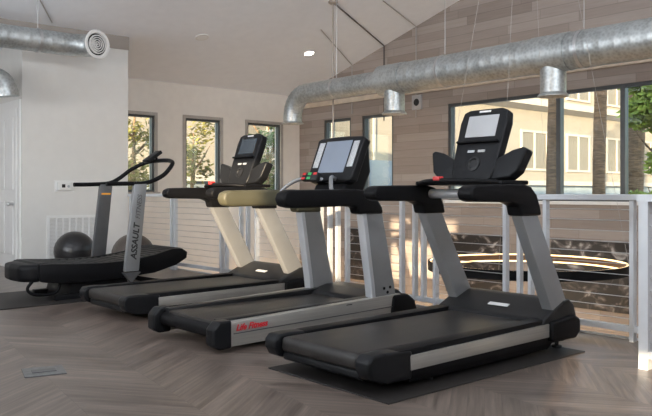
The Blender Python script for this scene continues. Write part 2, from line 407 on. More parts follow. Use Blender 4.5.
# ------------------------------------------------------------------ railing
rail = thing('railing', (XR, 6.65, 0), 'grey metal guard railing with thin horizontal cables along the open edge behind the treadmills', 'railing')
ry = 6.65
w = NB(); box(w, -.035, .035, 2.43 - ry, YC - ry - .01, 1.045, 1.09, .004, 1); link('top_rail', w, M_RAIL, rail)
w = NB(); box(w, -.02, .02, 2.45 - ry, YC - ry - .01, .07, .115); link('bottom_rail', w, M_RAIL, rail)
clusters = [(2.65, 2.45), (3.77, 3.63, 3.52, 3.38), (4.98, 4.81, 4.70, 4.55), (6.20, 6.05, 5.92, 5.77), (7.41, 7.6, 7.75, 8.08, 8.2), (9.5, 9.4), (10.8,)]
for c in clusters:
    for y in c:
        end = y in (min(c), max(c))
        w = NB(); box(w, -.026, .026, y - ry - .016, y - ry + .016, .1 if not end else .0, 1.05); link('post', w, M_RAIL, rail)
for a, c in zip(clusters, clusters[1:]):
    y0, y1 = max(a), min(c)
    for k in range(11):
        z = .165 + k * .081
        w = NB(); tube(w, [(0, y0 - ry, z), (0, y1 - ry, z)], .0035, 6); link('cable', w, M_STEEL, rail)
# return run that leaves the frame on the right
r2 = thing('railing', (4.54, 2.19, 0), 'short grey railing run with wide corner post nearest the right edge of the frame', 'railing')
w = NB(); box(w, -.03, .03, -.03, .03, 0, 1.05); link('post', w, M_RAIL, r2)
w = NB(); box(w, -.025, .025, -.025, .025, 0, 1.05); link('post', w, M_RAIL, r2, loc=(0, -1.3, 0))
w = NB(); prism(w, [(.72, .16), (.72, .205), (-.035, .04), (-.035, -1.4), (.035, -1.4), (.035, -.01)], 1.046, 1.091, 'z'); link('top_rail', w, M_RAIL, r2)
w = NB(); box(w, -.02, .02, -1.28, -.03, .07, .115); link('bottom_rail', w, M_RAIL, r2)
for k in range(11):
    z = .165 + k * .081
    w = NB(); tube(w, [(0, -.03, z), (0, -1.275, z)], .0035, 6); link('cable', w, M_STEEL, r2)

# ------------------------------------------------------------------ treadmill, two of the first kind
GA = None
def treadmill_a(x, y, label, scr):
    t = thing('treadmill', (x, y, 0), label, 'treadmill', 'treadmills with motor covers in a row')
    w = NB(); box(w, .0, 1.70, -.345, .345, .128, .224, .045, 4); link('belt', w, M_BELT, t, True)
    for s in (-1, 1):
        w = NB(); prism(w, [(.20, .075), (1.85, .075), (1.85, .25), (.20, .232)], *sorted((s * .35, s * .458)), 'y', .012); link('side_rail', w, M_BLACK, t, True)
        w = NB(); prism(w, [(.29, .115), (1.70, .125), (1.70, .215), (.29, .198)], *sorted((s * .452, s * .472)), 'y', .006); link('side_trim', w, M_ALU, t, True)
        w = NB(); prism(w, [(-.03, .15), (.0, .10), (.10, .065), (.31, .065), (.31, .225), (.10, .236), (.0, .232), (-.03, .20)], *sorted((s * .35, s * .466)), 'y', .03, 4); link('rear_cap', w, M_SATIN, t, True)
    w = NB(); box(w, .03, .16, -.36, .36, .075, .13, .02, 3); link('rear_roller_cover', w, M_SATIN, t, True)
    w = NB(); prism(w, [(.26, .12), (.34, .03), (1.72, .03), (1.85, .12)], -.43, .43, 'y', .02); link('base_frame', w, M_BLACK, t, True)
    w = NB(); prism(w, [(1.57, .19), (1.60, .245), (1.72, .30), (1.86, .355), (1.93, .36), (1.99, .32), (2.04, .19), (2.03, .09), (1.85, .07), (1.58, .12)], -.465, .465, 'y', .025, 3)
    mc = link('motor_cover', w, M_GREYPL, t, True)
    w = NB(); prism(w, [(1.68, .289), (1.71, .3005), (1.71, .306), (1.68, .2945)], -.12, .05, 'y'); link('badge', w, M_LIGHTINK, mc)
    for s in (-1, 1):
        w = NB(); prism(w, [(1.66, .095), (1.96, .085), (2.02, .125), (2.015, .22), (1.95, .25), (1.66, .225)], *sorted((s * .40, s * .50)), 'y', .025, 3); link('base_cap', w, M_BLACK, t, True)
        for fx in (.55, 1.93):
            w = NB(); lathe(w, [(0, 0), (.035, 0), (.035, .02), (.014, .025), (.014, .1), (0, .1)], (fx, s * .36, 0), 16); link('levelling_foot', w, M_RUBBER, t, True)
        w = NB(); prism(w, [(1.77, .21), (1.985, .21), (1.515, 1.02), (1.325, 1.02)], *sorted((s * .37, s * .455)), 'y', .014); link('upright', w, M_SILVER, t, True)
        w = NB(); prism(w, [(.82, 1.095), (.835, 1.13), (.88, 1.15), (1.10, 1.155), (1.38, 1.158), (1.46, 1.14), (1.52, 1.09), (1.56, 1.01), (1.575, .95), (1.345, .95), (1.325, 1.015), (1.25, 1.04), (.88, 1.045), (.835, 1.06)], *sorted((s * .355, s * .472)), 'y', .022, 3)
        link('handrail', w, M_BLACK, t, True)
    w = NB(); tube(w, [(1.41, -.36, 1.095), (1.41, .36, 1.095)], .034, 20); link('crossbar', w, M_ALUL, t, True)
    w = NB(); box(w, 1.26, 1.56, -.38, .38, 1.155, 1.185, .012); link('tray', w, M_BLACK, t, True)
    w = NB(); tube(w, smooth_path([(1.27, -.34, 1.17), (1.19, -.2, 1.18), (1.17, 0, 1.185), (1.19, .2, 1.18), (1.27, .34, 1.17)], 5), .018, 10); link('pulse_bar', w, M_BLACK, t, True)
    w = NB(); box(w, 1.15, 1.20, .06, .12, 1.185, 1.215, .008)
    link('stop_clip', w, M_RED, t, True)['label'] = 'red emergency stop clip'
    # console panel: local frame then tilted back
    T = Matrix.Translation((1.45, 0, 1.22)) @ Matrix.Rotation(math.radians(20), 4, 'Y')
    w = NB(); q = NB()
    prism(q, [(-.17, -.03), (-.185, .05), (-.205, .40), (-.19, .485), (-.14, .505), (.14, .505), (.19, .485), (.205, .40), (.185, .05), (.17, -.03), (.1, -.06), (-.1, -.06)], -.03, .05, 'x', .014, 3)
    merge(w, q, T); cons = link('console', w, M_SATIN, t, True)
    w = NB(); q = NB(); box(q, -.0345, -.029, -.132, .132, .285, .452, .003, 1); merge(w, q, T); link('screen', w, scr, cons, True)
    w = NB(); q = NB(); prism(q, [(-.18, .235), (.18, .235), (.175, .25), (-.175, .25)], -.06, -.028, 'x', .004); merge(w, q, T); link('reading_shelf', w, M_BLACK, cons, True)
    w = NB(); q = NB(); box(q, -.034, -.029, -.05, .05, .475, .49, .002, 1); merge(w, q, T); link('logo_plate', w, M_LIGHTINK, cons)
    for yy in (-.045, .045):
        w = NB(); q = NB(); box(q, -.036, -.029, yy - .03, yy + .03, .165, .185, .004); merge(w, q, T); link('button', w, M_SPK, cons)
    w = NB(); lathe(w, [(0, 0), (.052, 0), (.055, .008), (.038, .012), (.032, .004), (0, .004)], (0, 0, 0), 28, T @ Matrix.Translation((-.029, 0, .08)) @ Matrix.Rotation(-PI / 2, 4, 'Y')); link('control_dial', w, M_GREYPL, cons, True)
    w = NB(); prism(w, [(1.40, 1.17), (1.62, 1.17), (1.66, 1.40), (1.56, 1.40), (1.47, 1.22)], -.12, .12, 'y', .02); link('console_neck', w, M_BLACK, t, True)
    for s in (-1, 1):
        q = NB()
        prism(q, [(.15, .0), (.31, .02), (.37, .07), (.415, .22), (.385, .235), (.30, .215), (.19, .16), (.15, .15)] if s > 0 else [(-.15, .0), (-.31, .02), (-.37, .07), (-.415, .22), (-.385, .235), (-.30, .215), (-.19, .16), (-.15, .15)], -.03, .06, 'x', .025, 3)
        w = NB(); merge(w, q, Matrix.Translation((1.45, 0, 1.18)) @ Matrix.Rotation(math.radians(16), 4, 'Y')); link('cup_holder', w, M_SATIN, t, True)
    return t
treadmill_a(2.75, 3.26, 'silver and black treadmill nearest the camera, tall console framed by the big window', M_SCREEN)
treadmill_a(2.80, 6.24, 'silver and black treadmill second from the back, its leaning uprights lit cream by the sun', M_SCREEND)

# ------------------------------------------------------------------ the silver-sided treadmill
t = thing('treadmill', (2.75, 4.75, 0), 'treadmill with red lettering on its broad silver side, between the two with leaning uprights', 'treadmill', 'treadmills with motor covers in a row')
w = NB(); box(w, .04, 1.52, -.31, .31, .15, .205, .022); link('belt', w, M_BELT, t, True)
for s in (-1, 1):
    w = NB(); prism(w, [(.09, .035), (1.80, .07), (1.80, .255), (.09, .205)], *sorted((s * .385, s * .46)), 'y', .01); sr = link('side_rail', w, M_ALU, t, True)
    w = NB(); prism(w, [(.12, .122), (1.78, .155), (1.78, .162), (.12, .129)], *sorted((s * .458, s * .466)), 'y'); link('groove_strip', w, M_GUN, sr)
    w = NB(); prism(w, [(.05, .15), (1.62, .18), (1.62, .25), (.05, .218)], *sorted((s * .31, s * .39)), 'y', .008); link('foot_rail', w, M_GREYPL, t, True)
    w = NB(); prism(w, [(-.05, .06), (.0, .025), (.10, .03), (.10, .222), (.0, .222), (-.05, .17)], *sorted((s * .37, s * .475)), 'y', .018, 3); link('rear_cap', w, M_SATIN, t, True)
    w = NB(); prism(w, [(1.52, .07), (1.79, .07), (1.76, .3), (1.595, 1.0), (1.39, 1.0), (1.49, .35)], *sorted((s * .36, s * .43)), 'y', .012); up = link('upright', w, M_SILVER, t, True)
    w = NB(); prism(w, [(1.505, .10), (1.545, .10), (1.515, .35), (1.415, .98), (1.375, .98), (1.475, .35)], *sorted((s * .355, s * .437)), 'y', .006); link('edge_strip', w, M_ALUL, up, True)
    for bx, bz in ((1.63, .31), (1.70, .315), (1.67, .275)):
        w = NB(); lathe(w, [(0, .004), (.012, .004), (.013, 0)], (bx, s * .4305, bz), 12, Matrix.Rotation(-s * PI / 2, 4, 'X')); link('bolt', w, M_BLACK, up)
    w = NB(); prism(w, [(1.66, .02), (1.96, .02), (2.0, .10), (1.97, .19), (1.88, .25), (1.70, .25)], *sorted((s * .36, s * .475)), 'y', .03, 3); link('wheel_cover', w, M_BLACK, t, True)
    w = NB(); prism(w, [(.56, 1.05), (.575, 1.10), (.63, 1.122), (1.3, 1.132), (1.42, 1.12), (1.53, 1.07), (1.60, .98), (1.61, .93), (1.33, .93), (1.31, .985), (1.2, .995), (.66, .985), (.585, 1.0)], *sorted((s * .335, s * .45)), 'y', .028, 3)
    link('handrail', w, M_BLACK if s < 0 else M_ARMSUN, t, True)
w = NB(); tube(w, [(.05, -.37, .135), (.05, .37, .135)], .05, 20); link('rear_roller', w, M_BLACK, t, True)
w = NB(); prism(w, [(.3, .03), (1.8, .03), (1.8, .15), (.3, .13)], -.37, .37, 'y'); link('base_frame', w, M_BLACK, t)
w = NB(); prism(w, [(1.45, .19), (1.50, .235), (1.68, .275), (1.86, .28), (1.97, .2), (1.97, .08), (1.5, .08)], -.37, .37, 'y', .02, 3); link('motor_cover', w, M_GREYPL, t, True)
text_mesh('brand_lettering', 'Life Fitness', .060, M_REDINK, t, Matrix.Translation((.27, -.4665, .166)) @ Matrix.Rotation(-math.radians(1.6), 4, 'Y') @ Matrix.Rotation(PI / 2, 4, 'X'), .0008, .35, .0018)
w = NB(); box(w, 1.18, 1.24, -.4605, -.4595, .215, .222); 
link('size_mark', w, M_INK, t)
w = NB(); box(w, 1.40, 1.56, -.36, .36, 1.02, 1.11, .03, 3); link('crossbar', w, M_BLACK, t, True)
w = NB(); prism(w, [(1.36, 1.09), (1.62, 1.09), (1.72, 1.28), (1.70, 1.50), (1.62, 1.52), (1.50, 1.25), (1.40, 1.17)], -.19, .19, 'y', .03, 3); link('console_neck', w, M_BLACK, t, True)
T = Matrix.Translation((1.42, 0, 1.215)) @ Matrix.Rotation(math.radians(23), 4, 'Y')
w = NB(); q = NB(); prism(q, [(-.285, .0), (-.29, .30), (-.30, .365), (-.27, .385), (-.08, .395), (.08, .395), (.27, .385), (.30, .365), (.29, .30), (.285, .0), (.24, -.03), (-.24, -.03)], -.03, .05, 'x', .014, 3)
merge(w, q, T); cons = link('console', w, M_SATIN, t, True)
w = NB(); q = NB(); box(q, -.035, -.029, -.165, .165, .05, .35, .003, 1); merge(w, q, T); link('screen', w, M_SCREENB, cons, True)
for s in (-1, 1):
    w = NB(); q = NB(); box(q, -.035, -.029, *sorted((s * .185, s * .255)), .10, .34, .004, 2); merge(w, q, T); link('speaker_grille', w, M_SPK, cons, True)
w = NB(); q = NB(); box(q, -.06, -.01, -.10, .10, -.075, .0, .015); merge(w, q, Matrix.Translation((-.13, .05, .04)) @ T); kp = link('control_pad', w, M_GREYPL, t, True)
for i, (yy, zz, mm) in enumerate(((.10, .0, M_RED), (.03, .0, M_GREEN), (-.04, .0, M_RED), (.10, -.04, M_RED), (.03, -.04, M_GREEN))):
    w = NB(); q = NB(); box(q, -.064, -.058, yy - .022, yy + .022, zz - .03, zz - .006, .003, 1); merge(w, q, Matrix.Translation((-.13, .02, .04)) @ T); link('button', w, mm, kp)
for s in (-1, 1):
    w = NB(); tube(w, smooth_path([(1.14, s * .34, 1.10), (1.16, s * .30, 1.15), (1.22, s * .23, 1.205), (1.30, s * .15, 1.23), (1.40, s * .08, 1.215)], 6), .017, 12); link('grab_handle', w, M_SILVER, t, True)

# ------------------------------------------------------------------ curved manual treadmill
t = thing('curved_treadmill', (2.42, 7.80, 0), 'black curved manual treadmill with looped handlebar at the left by the white wall', 'treadmill')
top = [(.24, .28), (.24, .385), (.36, .388), (.58, .375), (.9, .365), (1.2, .375), (1.5, .42), (1.72, .475), (1.84, .475), (1.91, .43)]
bot = [(1.90, .36), (1.77, .29), (1.5, .22), (1.1, .19), (.7, .175), (.38, .19), (.26, .21)]
for s in (-1, 1):
    w = NB(); prism(w, top + bot, *sorted((s * .33, s * .395)), 'y', .014, 2); link('side_frame', w, M_BLACK, t, True)
w = NB()
q = NB(); prism(q, [(.28, -.36), (.18, -.33), (.09, -.22), (.07, 0), (.09, .22), (.18, .33), (.28, .36)], .205, .380, 'z', .05, 3); link('rear_cowl', q, M_BLACK, t, True)
rt = [(x, z - .012) for x, z in top]; rb = [(x, z + .02) for x, z in bot]
prism(w, rt + rb, -.34, .34, 'y'); link('belt', w, M_SLAT, t)
w = NB(); sp_ = smooth_path([(x, 0, z - .004) for x, z in top], 8)
for a in sp_[::2]: box(w, a.x - .006, a.x + .012, -.33, .33, a.z - .01, a.z + .004)
o = link('belt_slats', w, M_RUBBER, t); o['kind'] = 'stuff'
w = NB(); prism(w, [(.55, .0), (1.25, .0), (1.2, .2), (.6, .2)], -.32, .32, 'y', .01); link('base', w, M_BLACK, t, True)
for s in (-1, 1):
    w = NB(); box(w, .42, 1.42, *sorted((s * .26, s * .34)), .0, .06, .01); link('foot_beam', w, M_BLACK, t, True)
w = NB(); tube(w, smooth_path([(.22, -.30, .24), (.15, -.31, .15), (.20, -.32, .09), (.34, -.32, .075), (.44, -.32, .10), (.48, -.31, .2)], 6), .016, 10)
link('lift_handle', w, M_BLACK, t, True)
w = NB(); prism(w, [(1.20, .2), (1.30, .2), (1.92, .06), (1.92, .0), (1.80, .0)], -.05, .05, 'y', .008); box(w, 1.82, 1.92, -.33, .33, 0, .07, .01); link('front_stabiliser', w, M_BLACK, t, True)
for s, mm in ((-1, M_SILVER), (1, M_GUN)):
    w = NB(); prism(w, [(1.115, .26), (1.28, .26), (1.375, 1.20), (1.225, 1.20)], *sorted((s * .40, s * .455)), 'y', .012); up = link('upright', w, mm, t, True)
    up['label'] = 'silver upright with dark lettering' if s < 0 else 'dark grey upright with an orange stripe'
    if s < 0:
        text_mesh('upright_lettering', 'ASSAULT', .095, M_INK, up, Matrix.Translation((1.235, -.4565, .58)) @ Matrix.Rotation(math.radians(6), 4, 'Y') @ Matrix.Rotation(PI / 2, 4, 'X') @ Matrix.Rotation(PI / 2, 4, 'Z'), .0006, .2, .003)
        text_mesh('fitness_lettering', 'FITNESS', .075, M_GUN, up, Matrix.Translation((1.278, -.4565, .95)) @ Matrix.Rotation(math.radians(6), 4, 'Y') @ Matrix.Rotation(PI / 2, 4, 'X') @ Matrix.Rotation(PI / 2, 4, 'Z'), .0006, .2, .0)
        w = NB(); prism(w, [(1.10, .25), (1.30, .25), (1.19, .14)], -.462, -.40, 'y', .004); link('gusset', w, M_GUN, t)
    else:
        w = NB(); prism(w, [(1.235, 1.08), (1.345, 1.08), (1.347, 1.10), (1.237, 1.10)], .398, .3995, 'y'); link('stripe', w, M_ORANGE, up)
w = NB(); tube(w, smooth_path([(.92, .43, 1.195), (1.15, .43, 1.20), (1.34, .43, 1.215), (1.46, .42, 1.27), (1.59, .36, 1.38), (1.70, .27, 1.45), (1.76, .15, 1.475), (1.76, -.15, 1.475), (1.75, -.30, 1.46), (1.71, -.40, 1.42), (1.60, -.43, 1.31), (1.47, -.43, 1.24), (1.34, -.43, 1.205), (1.15, -.43, 1.20), (.92, -.43, 1.195)], 5), .024, 12)
link('handlebar', w, M_BLACK, t, True)
w = NB(); prism(w, [(1.60, 1.48), (1.63, 1.445), (1.80, 1.565), (1.78, 1.60)], -.02, .12, 'y', .01); link('monitor', w, M_SATIN, t, True)
w = NB(); tube(w, [(1.76, .03, 1.475), (1.73, .03, 1.53)], .014, 8); link('monitor_stem', w, M_BLACK, t, True)

# ------------------------------------------------------------------ floor mats, plate, balls, wall fittings
w = NB(); box(w, 2.76, 4.70, 2.69, 3.74, 0, .008, .002, 1)
tag(link('floor_mat', w, M_MAT), 'thin dark rubber mat under the treadmill nearest the camera', 'mat')
w = NB(); box(w, 1.75, 4.2, 7.25, 8.45, 0, .008, .002, 1)
tag(link('floor_mat', w, M_MAT), 'thin dark rubber mat under the curved treadmill at the left', 'mat')
pl = thing('floor_outlet', (1.67, 4.58, 0), 'square brushed metal cover plate set in the wood floor at lower left', 'floor outlet', rz=math.radians(-14))
w = NB(); box(w, -.12, .12, -.12, .12, 0, .006, .002, 1); link('cover_plate', w, M_PLATE, pl)
w = NB(); box(w, -.07, .07, -.04, .04, .006, .009, .001, 1); link('hinged_lid', w, M_GUN, pl)

def ball(loc, r, m, label):
    w = NB(); prof = []
    for i in range(49):
        a = -PI / 2 + PI * i / 48
        rr = r + (.0022 if i % 3 == 0 else -.001) * math.cos(a)
        prof.append((max(0, rr * math.cos(a)) if 0 < i < 48 else 0, rr * math.sin(a)))
    lathe(w, prof, (0, 0, 0), 56, Matrix.Rotation(.5, 4, 'X'))
    o = link('exercise_ball', w, m, None, True, loc); tag(o, label, 'exercise ball', 'exercise balls on the floor by the white wall')
    w = NB(); lathe(w, [(0, 0), (.016, 0), (.016, .004), (0, .005)], (0, 0, 0), 14, Matrix.Rotation(PI / 2 - .3, 4, 'X') @ Matrix.Translation((0, 0, r - .001)))
    link('valve_plug', w, M_RUBBER, o, True)
ball((4.15, 10.2, .28), .28, M_BALL, 'glossy black exercise ball on the floor in front of the wall air grille')
ball((4.45, 9.0, .285), .28, M_BALLB, 'dark brownish exercise ball half hidden behind the silver upright of the curved treadmill')

g = thing('air_grille', (4.39, YC, .43), 'large white return air grille low on the white wall behind the ball', 'air grille')
w = NB(); box(w, -.39, .39, -.02, 0, .30, .34); box(w, -.39, .39, -.02, 0, -.34, -.30); box(w, -.39, -.35, -.02, 0, -.30, .30); box(w, .35, .39, -.02, 0, -.30, .30); link('frame', w, M_TRIMW, g)
w = NB(); box(w, -.35, .35, -.004, -.002, -.30, .30); link('backing', w, M_TAUPE, g)
for k in range(6): w = NB(); x = -.25 + k * .1; box(w, x - .012, x + .012, -.02, -.004, -.30, .30); link('bar', w, M_TRIMW, g)
w = NB()
for k in range(30):
    z = -.29 + k * .02
    prism(w, [(-.016, z), (-.004, z + .012), (-.004, z + .016), (-.016, z + .004)], -.35, .35, 'x')
o = link('louvre_blades', w, M_TRIMW, g); o['kind'] = 'stuff'

g = thing('thermostat', (4.26, YC, 1.20), 'small white thermostat box on the white wall beside the handlebar', 'thermostat')
w = NB(); box(w, -.15, .15, -.012, 0, -.085, .085, .004); link('wall_plate', w, M_TRIMW, g)
w = NB(); box(w, -.11, .09, -.045, -.012, -.06, .06, .008); bd = link('housing', w, M_TRIMW, g, True)
w = NB(); box(w, -.05, .0, -.047, -.045, -.02, .03); link('display', w, M_GREYPL, bd)
w = NB(); lathe(w, [(0, .01), (.018, .01), (.02, 0)], (.05, -.045, .0), 16, Matrix.Rotation(PI / 2, 4, 'X')); link('dial', w, M_SPK, bd, True)

g = thing('wall_speaker', (XW, 8.93, 2.72), 'small pale square device with round grille high on the plank wall beside the large window', 'wall device')
w = NB(); box(w, -.04, 0, -.11, .11, -.13, .13, .006); link('housing', w, mat('pale_device_housing', (0.42, 0.41, 0.42), .5), g)
w = NB(); lathe(w, [(0, .006), (.06, .006), (.065, 0)], (-.04, 0, .0), 20, Matrix.Rotation(-PI / 2, 4, 'Y')); link('grille', w, M_GREYPL, g, True)

# artworks on the lower plank wall
for i, (y0, y1, lab) in enumerate(((5.0, 6.22, 'dark blotchy black and white panel low on the plank wall, right behind the ring lamp'),
                                   (7.11, 8.26, 'black and white blotchy panel seen through the railing left of the near treadmill front upright'),
                                   (10.10, 10.85, 'narrow black and white blotchy panel seen between the silver-sided treadmill uprights'))):
    w = NB(); box(w, XW - .035, XW - .005, y0, y1, -.58, .40, .004, 1)
    o = tag(link('wall_art', w, blotch('black_white_art_%d' % i, 3.3 * i + 1.0)), lab, 'wall art', 'blotchy panels low on the plank wall')

# ------------------------------------------------------------------ ducts
XD, ZD, RD = 7.4, 2.67, .205
dct = thing('ventilation_duct', (XD, 5.0, ZD), 'long silver spiral duct hung along the plank wall, turning down at its left end', 'duct')
w = NB()
path = []; rs = []
def rib(p, q, r, pitch):
    n_ = int((Vector(q) - Vector(p)).length / pitch)
    for i in range(n_):
        for f_, k_ in ((0, 1.0), (.86, 1.0), (.90, 1.006), (.96, 1.006)):
            path.append(Vector(p).lerp(Vector(q), (i + f_) / n_)); rs.append(r * k_)
rib((0, -7.5, 0), (0, 2.22, 0), RD, .17)
rib((0, 2.38, 0), (0, 4.0, 0), .152, .17)
for i in range(0, 9):
    a = PI / 2 * i / 8
    for dr in ((0, .006, -.004) if i else (0,)):
        path.append(Vector((0, 4.02 + .34 * math.sin(a + dr), -.34 + .34 * math.cos(a + dr)))); rs.append(.15 + (.004 if dr > 0 else 0))
path = [p for p in path]
tube(w, path, rs, 40); link('duct_run', w, M_DUCT, dct, True)
w = NB(); lathe(w, [(.152, .02), (.150, -.07), (.18, -.09), (.178, -.098), (.13, -.08), (0, -.08)], (0, 4.36, -.36), 32); link('end_outlet', w, M_DUCTZ, dct, True)
for py in (2.10, -.37):
    w = NB(); lathe(w, [(.145, -.05), (.142, -.44), (.175, -.475), (.173, -.485), (.13, -.46), (0, -.46)], (0, py, 0), 32); link('drop_outlet', w, M_DUCTZ, dct, True)
    w = NB(); lathe(w, [(.207, -.23), (.214, -.23), (.214, .23), (.207, .23)], (0, py, 0), 40, Matrix.Rotation(PI / 2, 4, 'X')); link('saddle_collar', w, M_DUCTZ, dct, True)
for py in (3.3, 1.2, -.75, -3.0):
    rj = .157 if py > 2.3 else .212
    w = NB(); lathe(w, [(rj - .006, -.02), (rj, -.02), (rj, .02), (rj - .006, .02)], (0, py, 0), 40, Matrix.Rotation(PI / 2, 4, 'X')); link('joint_band', w, M_STEEL, dct, True)
    w = NB(); z1 = ceil_z(5 + py) - ZD; tube(w, [(0, py, rj - .01), (0, py, z1)], .004, 6); link('hanger_wire', w, M_STEEL, dct)

# short duct with round diffuser, top left
d2 = thing('ventilation_duct', (2.42, 10.15, 3.17), 'short silver duct at top left ending in a round white diffuser', 'duct')
w = NB(); path = []; rs = []
rib((-3, 0, 0), (1.5, 0, 0), .155, .15)
for p in [(1.55, 0, 0), (1.65, -.01, 0), (1.75, -.04, 0), (1.83, -.09, .0), (1.885, -.16, .0), (1.91, -.25, .0)]: path.append(p); rs.append(.155)
tube(w, path, rs, 36); link('duct_run', w, M_DUCTX, d2, True)
nrm = Vector((.23, -.97, .0)).normalized()
MR = Vector((0, 0, 1)).rotation_difference(nrm).to_matrix().to_4x4()
w = NB(); lathe(w, [(.155, -.06), (.20, -.01), (.205, .0), (.20, .012), (.165, .012), (.15, -.01)], (1.92, -.28, 0), 40, MR); df = link('diffuser', w, M_TRIMW, d2, True)
w = NB(); lathe(w, [(0, -.02), (.155, -.02)], (1.92, -.28, 0), 32, MR); link('throat', w, M_BLACK, df)
w = NB(); lathe(w, [(0, .012), (.012, .010), (.012, -.012)], (1.92, -.28, 0), 20, MR); link('hub', w, M_TRIMW, df, True)
for r in (.038, .068, .098, .128):
    w = NB(); lathe(w, [(r - .002, -.012), (r - .012, .014), (r + .002, .014), (r + .006, -.012)], (1.92, -.28, 0), 36, MR); link('ring_blade', w, M_TRIMW, df, True)
for hx in (.25, 1.2):
    w = NB(); tube(w, [(hx, 0, .15), (hx, 0, ceil_z(10.15) - 3.17)], .005, 6); link('hanger_wire', w, M_STEEL, d2)
w = NB(); lathe(w, [(.158, -.02), (.165, -.02), (.165, .02), (.158, .02)], (1.2, 0, 0), 36, Matrix.Rotation(PI / 2, 4, 'Y')); link('joint_band', w, M_STEEL, d2, True)
d3 = thing('ventilation_duct', (3.0, 10.35, 2.62), 'darker duct elbow cut by the left edge, under the duct with the round diffuser', 'duct')
w = NB(); tube(w, smooth_path([(-1.2, 0, 0), (-.4, 0, 0), (.0, 0, 0), (.19, 0, -.04), (.26, 0, -.17), (.27, 0, -.22)], 6), .17, 32); link('duct_run', w, M_DUCTX, d3, True)

# ------------------------------------------------------------------ ring lamp over the void
rl = thing('ring_lamp', (6.44, 4.34, .363), 'large ring lamp with warm light strips hanging over the open void beyond the railing', 'pendant lamp')
R0 = .985; SEG = 96
def band(r0, r1, z0, z1):
    w = NB(); lathe(w, [(r0, z0), (r1, z0), (r1, z1), (r0, z1), (r0, z0)], (0, 0, 0), SEG); return w
link('ring_band', band(R0 - .02, R0, -.045, .045), M_BLACK, rl, True)
link('inner_liner', band(R0 - .024, R0 - .0205, -.028, .028), M_BRONZE, rl, True)
link('light_strip', band(R0 - .03, R0 - .0205, .030, .044), M_LED, rl, True)
link('light_strip', band(R0 - .03, R0 - .0205, -.045, -.030), M_LED, rl, True)
zc = ceil_z(4.34) - .363
for k in range(4):
    a = math.radians(20 + 90 * k)
    w = NB(); tube(w, [((R0 - .01) * math.cos(a), (R0 - .01) * math.sin(a), .04), (.09 * math.cos(a), .09 * math.sin(a), zc - .04)], .0016, 6); link('suspension_wire', w, M_CORDL, rl)
w = NB(); lathe(w, [(0, zc - .05), (.13, zc - .05), (.13, zc), (0, zc)], (0, 0, 0), 32); link('canopy', w, M_BLACK, rl, True)

# ------------------------------------------------------------------ pendant rod and swagged cords
def ceil_pt(px, py):
    k = (px - 326) / 740; s = (193 - py) / 740
    dy = S49 - C49 * k; dx = C49 + S49 * k
    Z = (3.15 + .281 * YB - CAM_H) / (s + .281 * dy)
    return Vector((dx * Z, dy * Z, CAM_H + s * Z))
cp = ceil_pt(333, 1)
pr = thing('pendant_rod', (cp.x, cp.y, cp.z), 'slim bronze rod hanging from the ceiling in front of the long duct', 'pendant rod')
w = NB(); tube(w, [(0, 0, 0), (0, 0, 1.25 - cp.z)], .0135, 12); link('rod', w, M_ROD, pr, True)
w = NB(); lathe(w, [(0, 0.02), (.075, .02), (.075, -.03), (.05, -.05), (.02, -.055), (0, -.055)], (0, 0, 0), 24); link('canopy', w, M_ROD, pr, True)
w = NB(); lathe(w, [(0, 0), (.03, 0), (.035, .03), (.03, .10), (0, .11)], (0, 0, 1.22 - cp.z), 20); link('end_socket', w, M_ROD, pr, True)
for (a, b_, zlow, lab, mm) in (((336, 4), (384, 41), 2.45, 'dark cord running from the rod canopy over the ceiling and down the plank wall', M_CORD),
                           ((383, 0), (416, 22), 2.45, 'thin cord on the ceiling right of the rod, dropping down the plank wall', M_CORDL),
                           ((321, 29), (352, 60), 2.65, 'short thin cord on the ceiling left of the rod, dropping down the plank wall', M_CORDL)):
    A = ceil_pt(*a); k = (b_[0] - 326) / 740; Zw = (XW - .03) / (C49 + S49 * k); yw = (S49 - C49 * k) * Zw
    w = NB(); tube(w, [A - Vector((0, 0, .012)), Vector((XW - .03, yw, ceil_z(yw) - .015)), Vector((XW - .03, yw, zlow))], .012 if mm is M_CORD else .009, 8)
    o = link('ceiling_cord', w, mm); tag(o, lab, 'cord')
# two thin wires above the left duct
A, B = ceil_pt(40, 0), ceil_pt(52, 21)
w = NB(); tube(w, [A, B + Vector((0, 0, -.02))], .01, 6); tag(link('ceiling_cord', w, M_CORDL), 'short pale cord on the ceiling above the duct with the round diffuser', 'cord')
# ceiling downlights
def downlight(px, py, lit, lab):
    c = ceil_pt(px, py); n = Vector((0, .281, 1)).normalized()
    Q = Vector((0, 0, 1)).rotation_difference(n).to_matrix().to_4x4()
    o = thing('recessed_downlight', c, lab, 'ceiling light')
    w = NB(); lathe(w, [(.085, -.012), (.11, -.012), (.115, 0), (.085, 0)], (0, 0, 0), 32, Q); link('trim_ring', w, M_TRIMW, o, True)
    w = NB(); lathe(w, [(0, -.006), (.085, -.008)], (0, 0, 0), 28, Q); link('lens', w, M_LAMP if lit else M_DIM, o)
    return c
downlight(309, 53, True, 'lit round downlight in the sloped ceiling above the duct elbow')
downlight(202, 37, False, 'faint unlit round downlight in the sloped ceiling, left of the lit one')
downlight(258, 31, False, 'tiny unlit ceiling light between the lit downlight and the faint one') if False else None

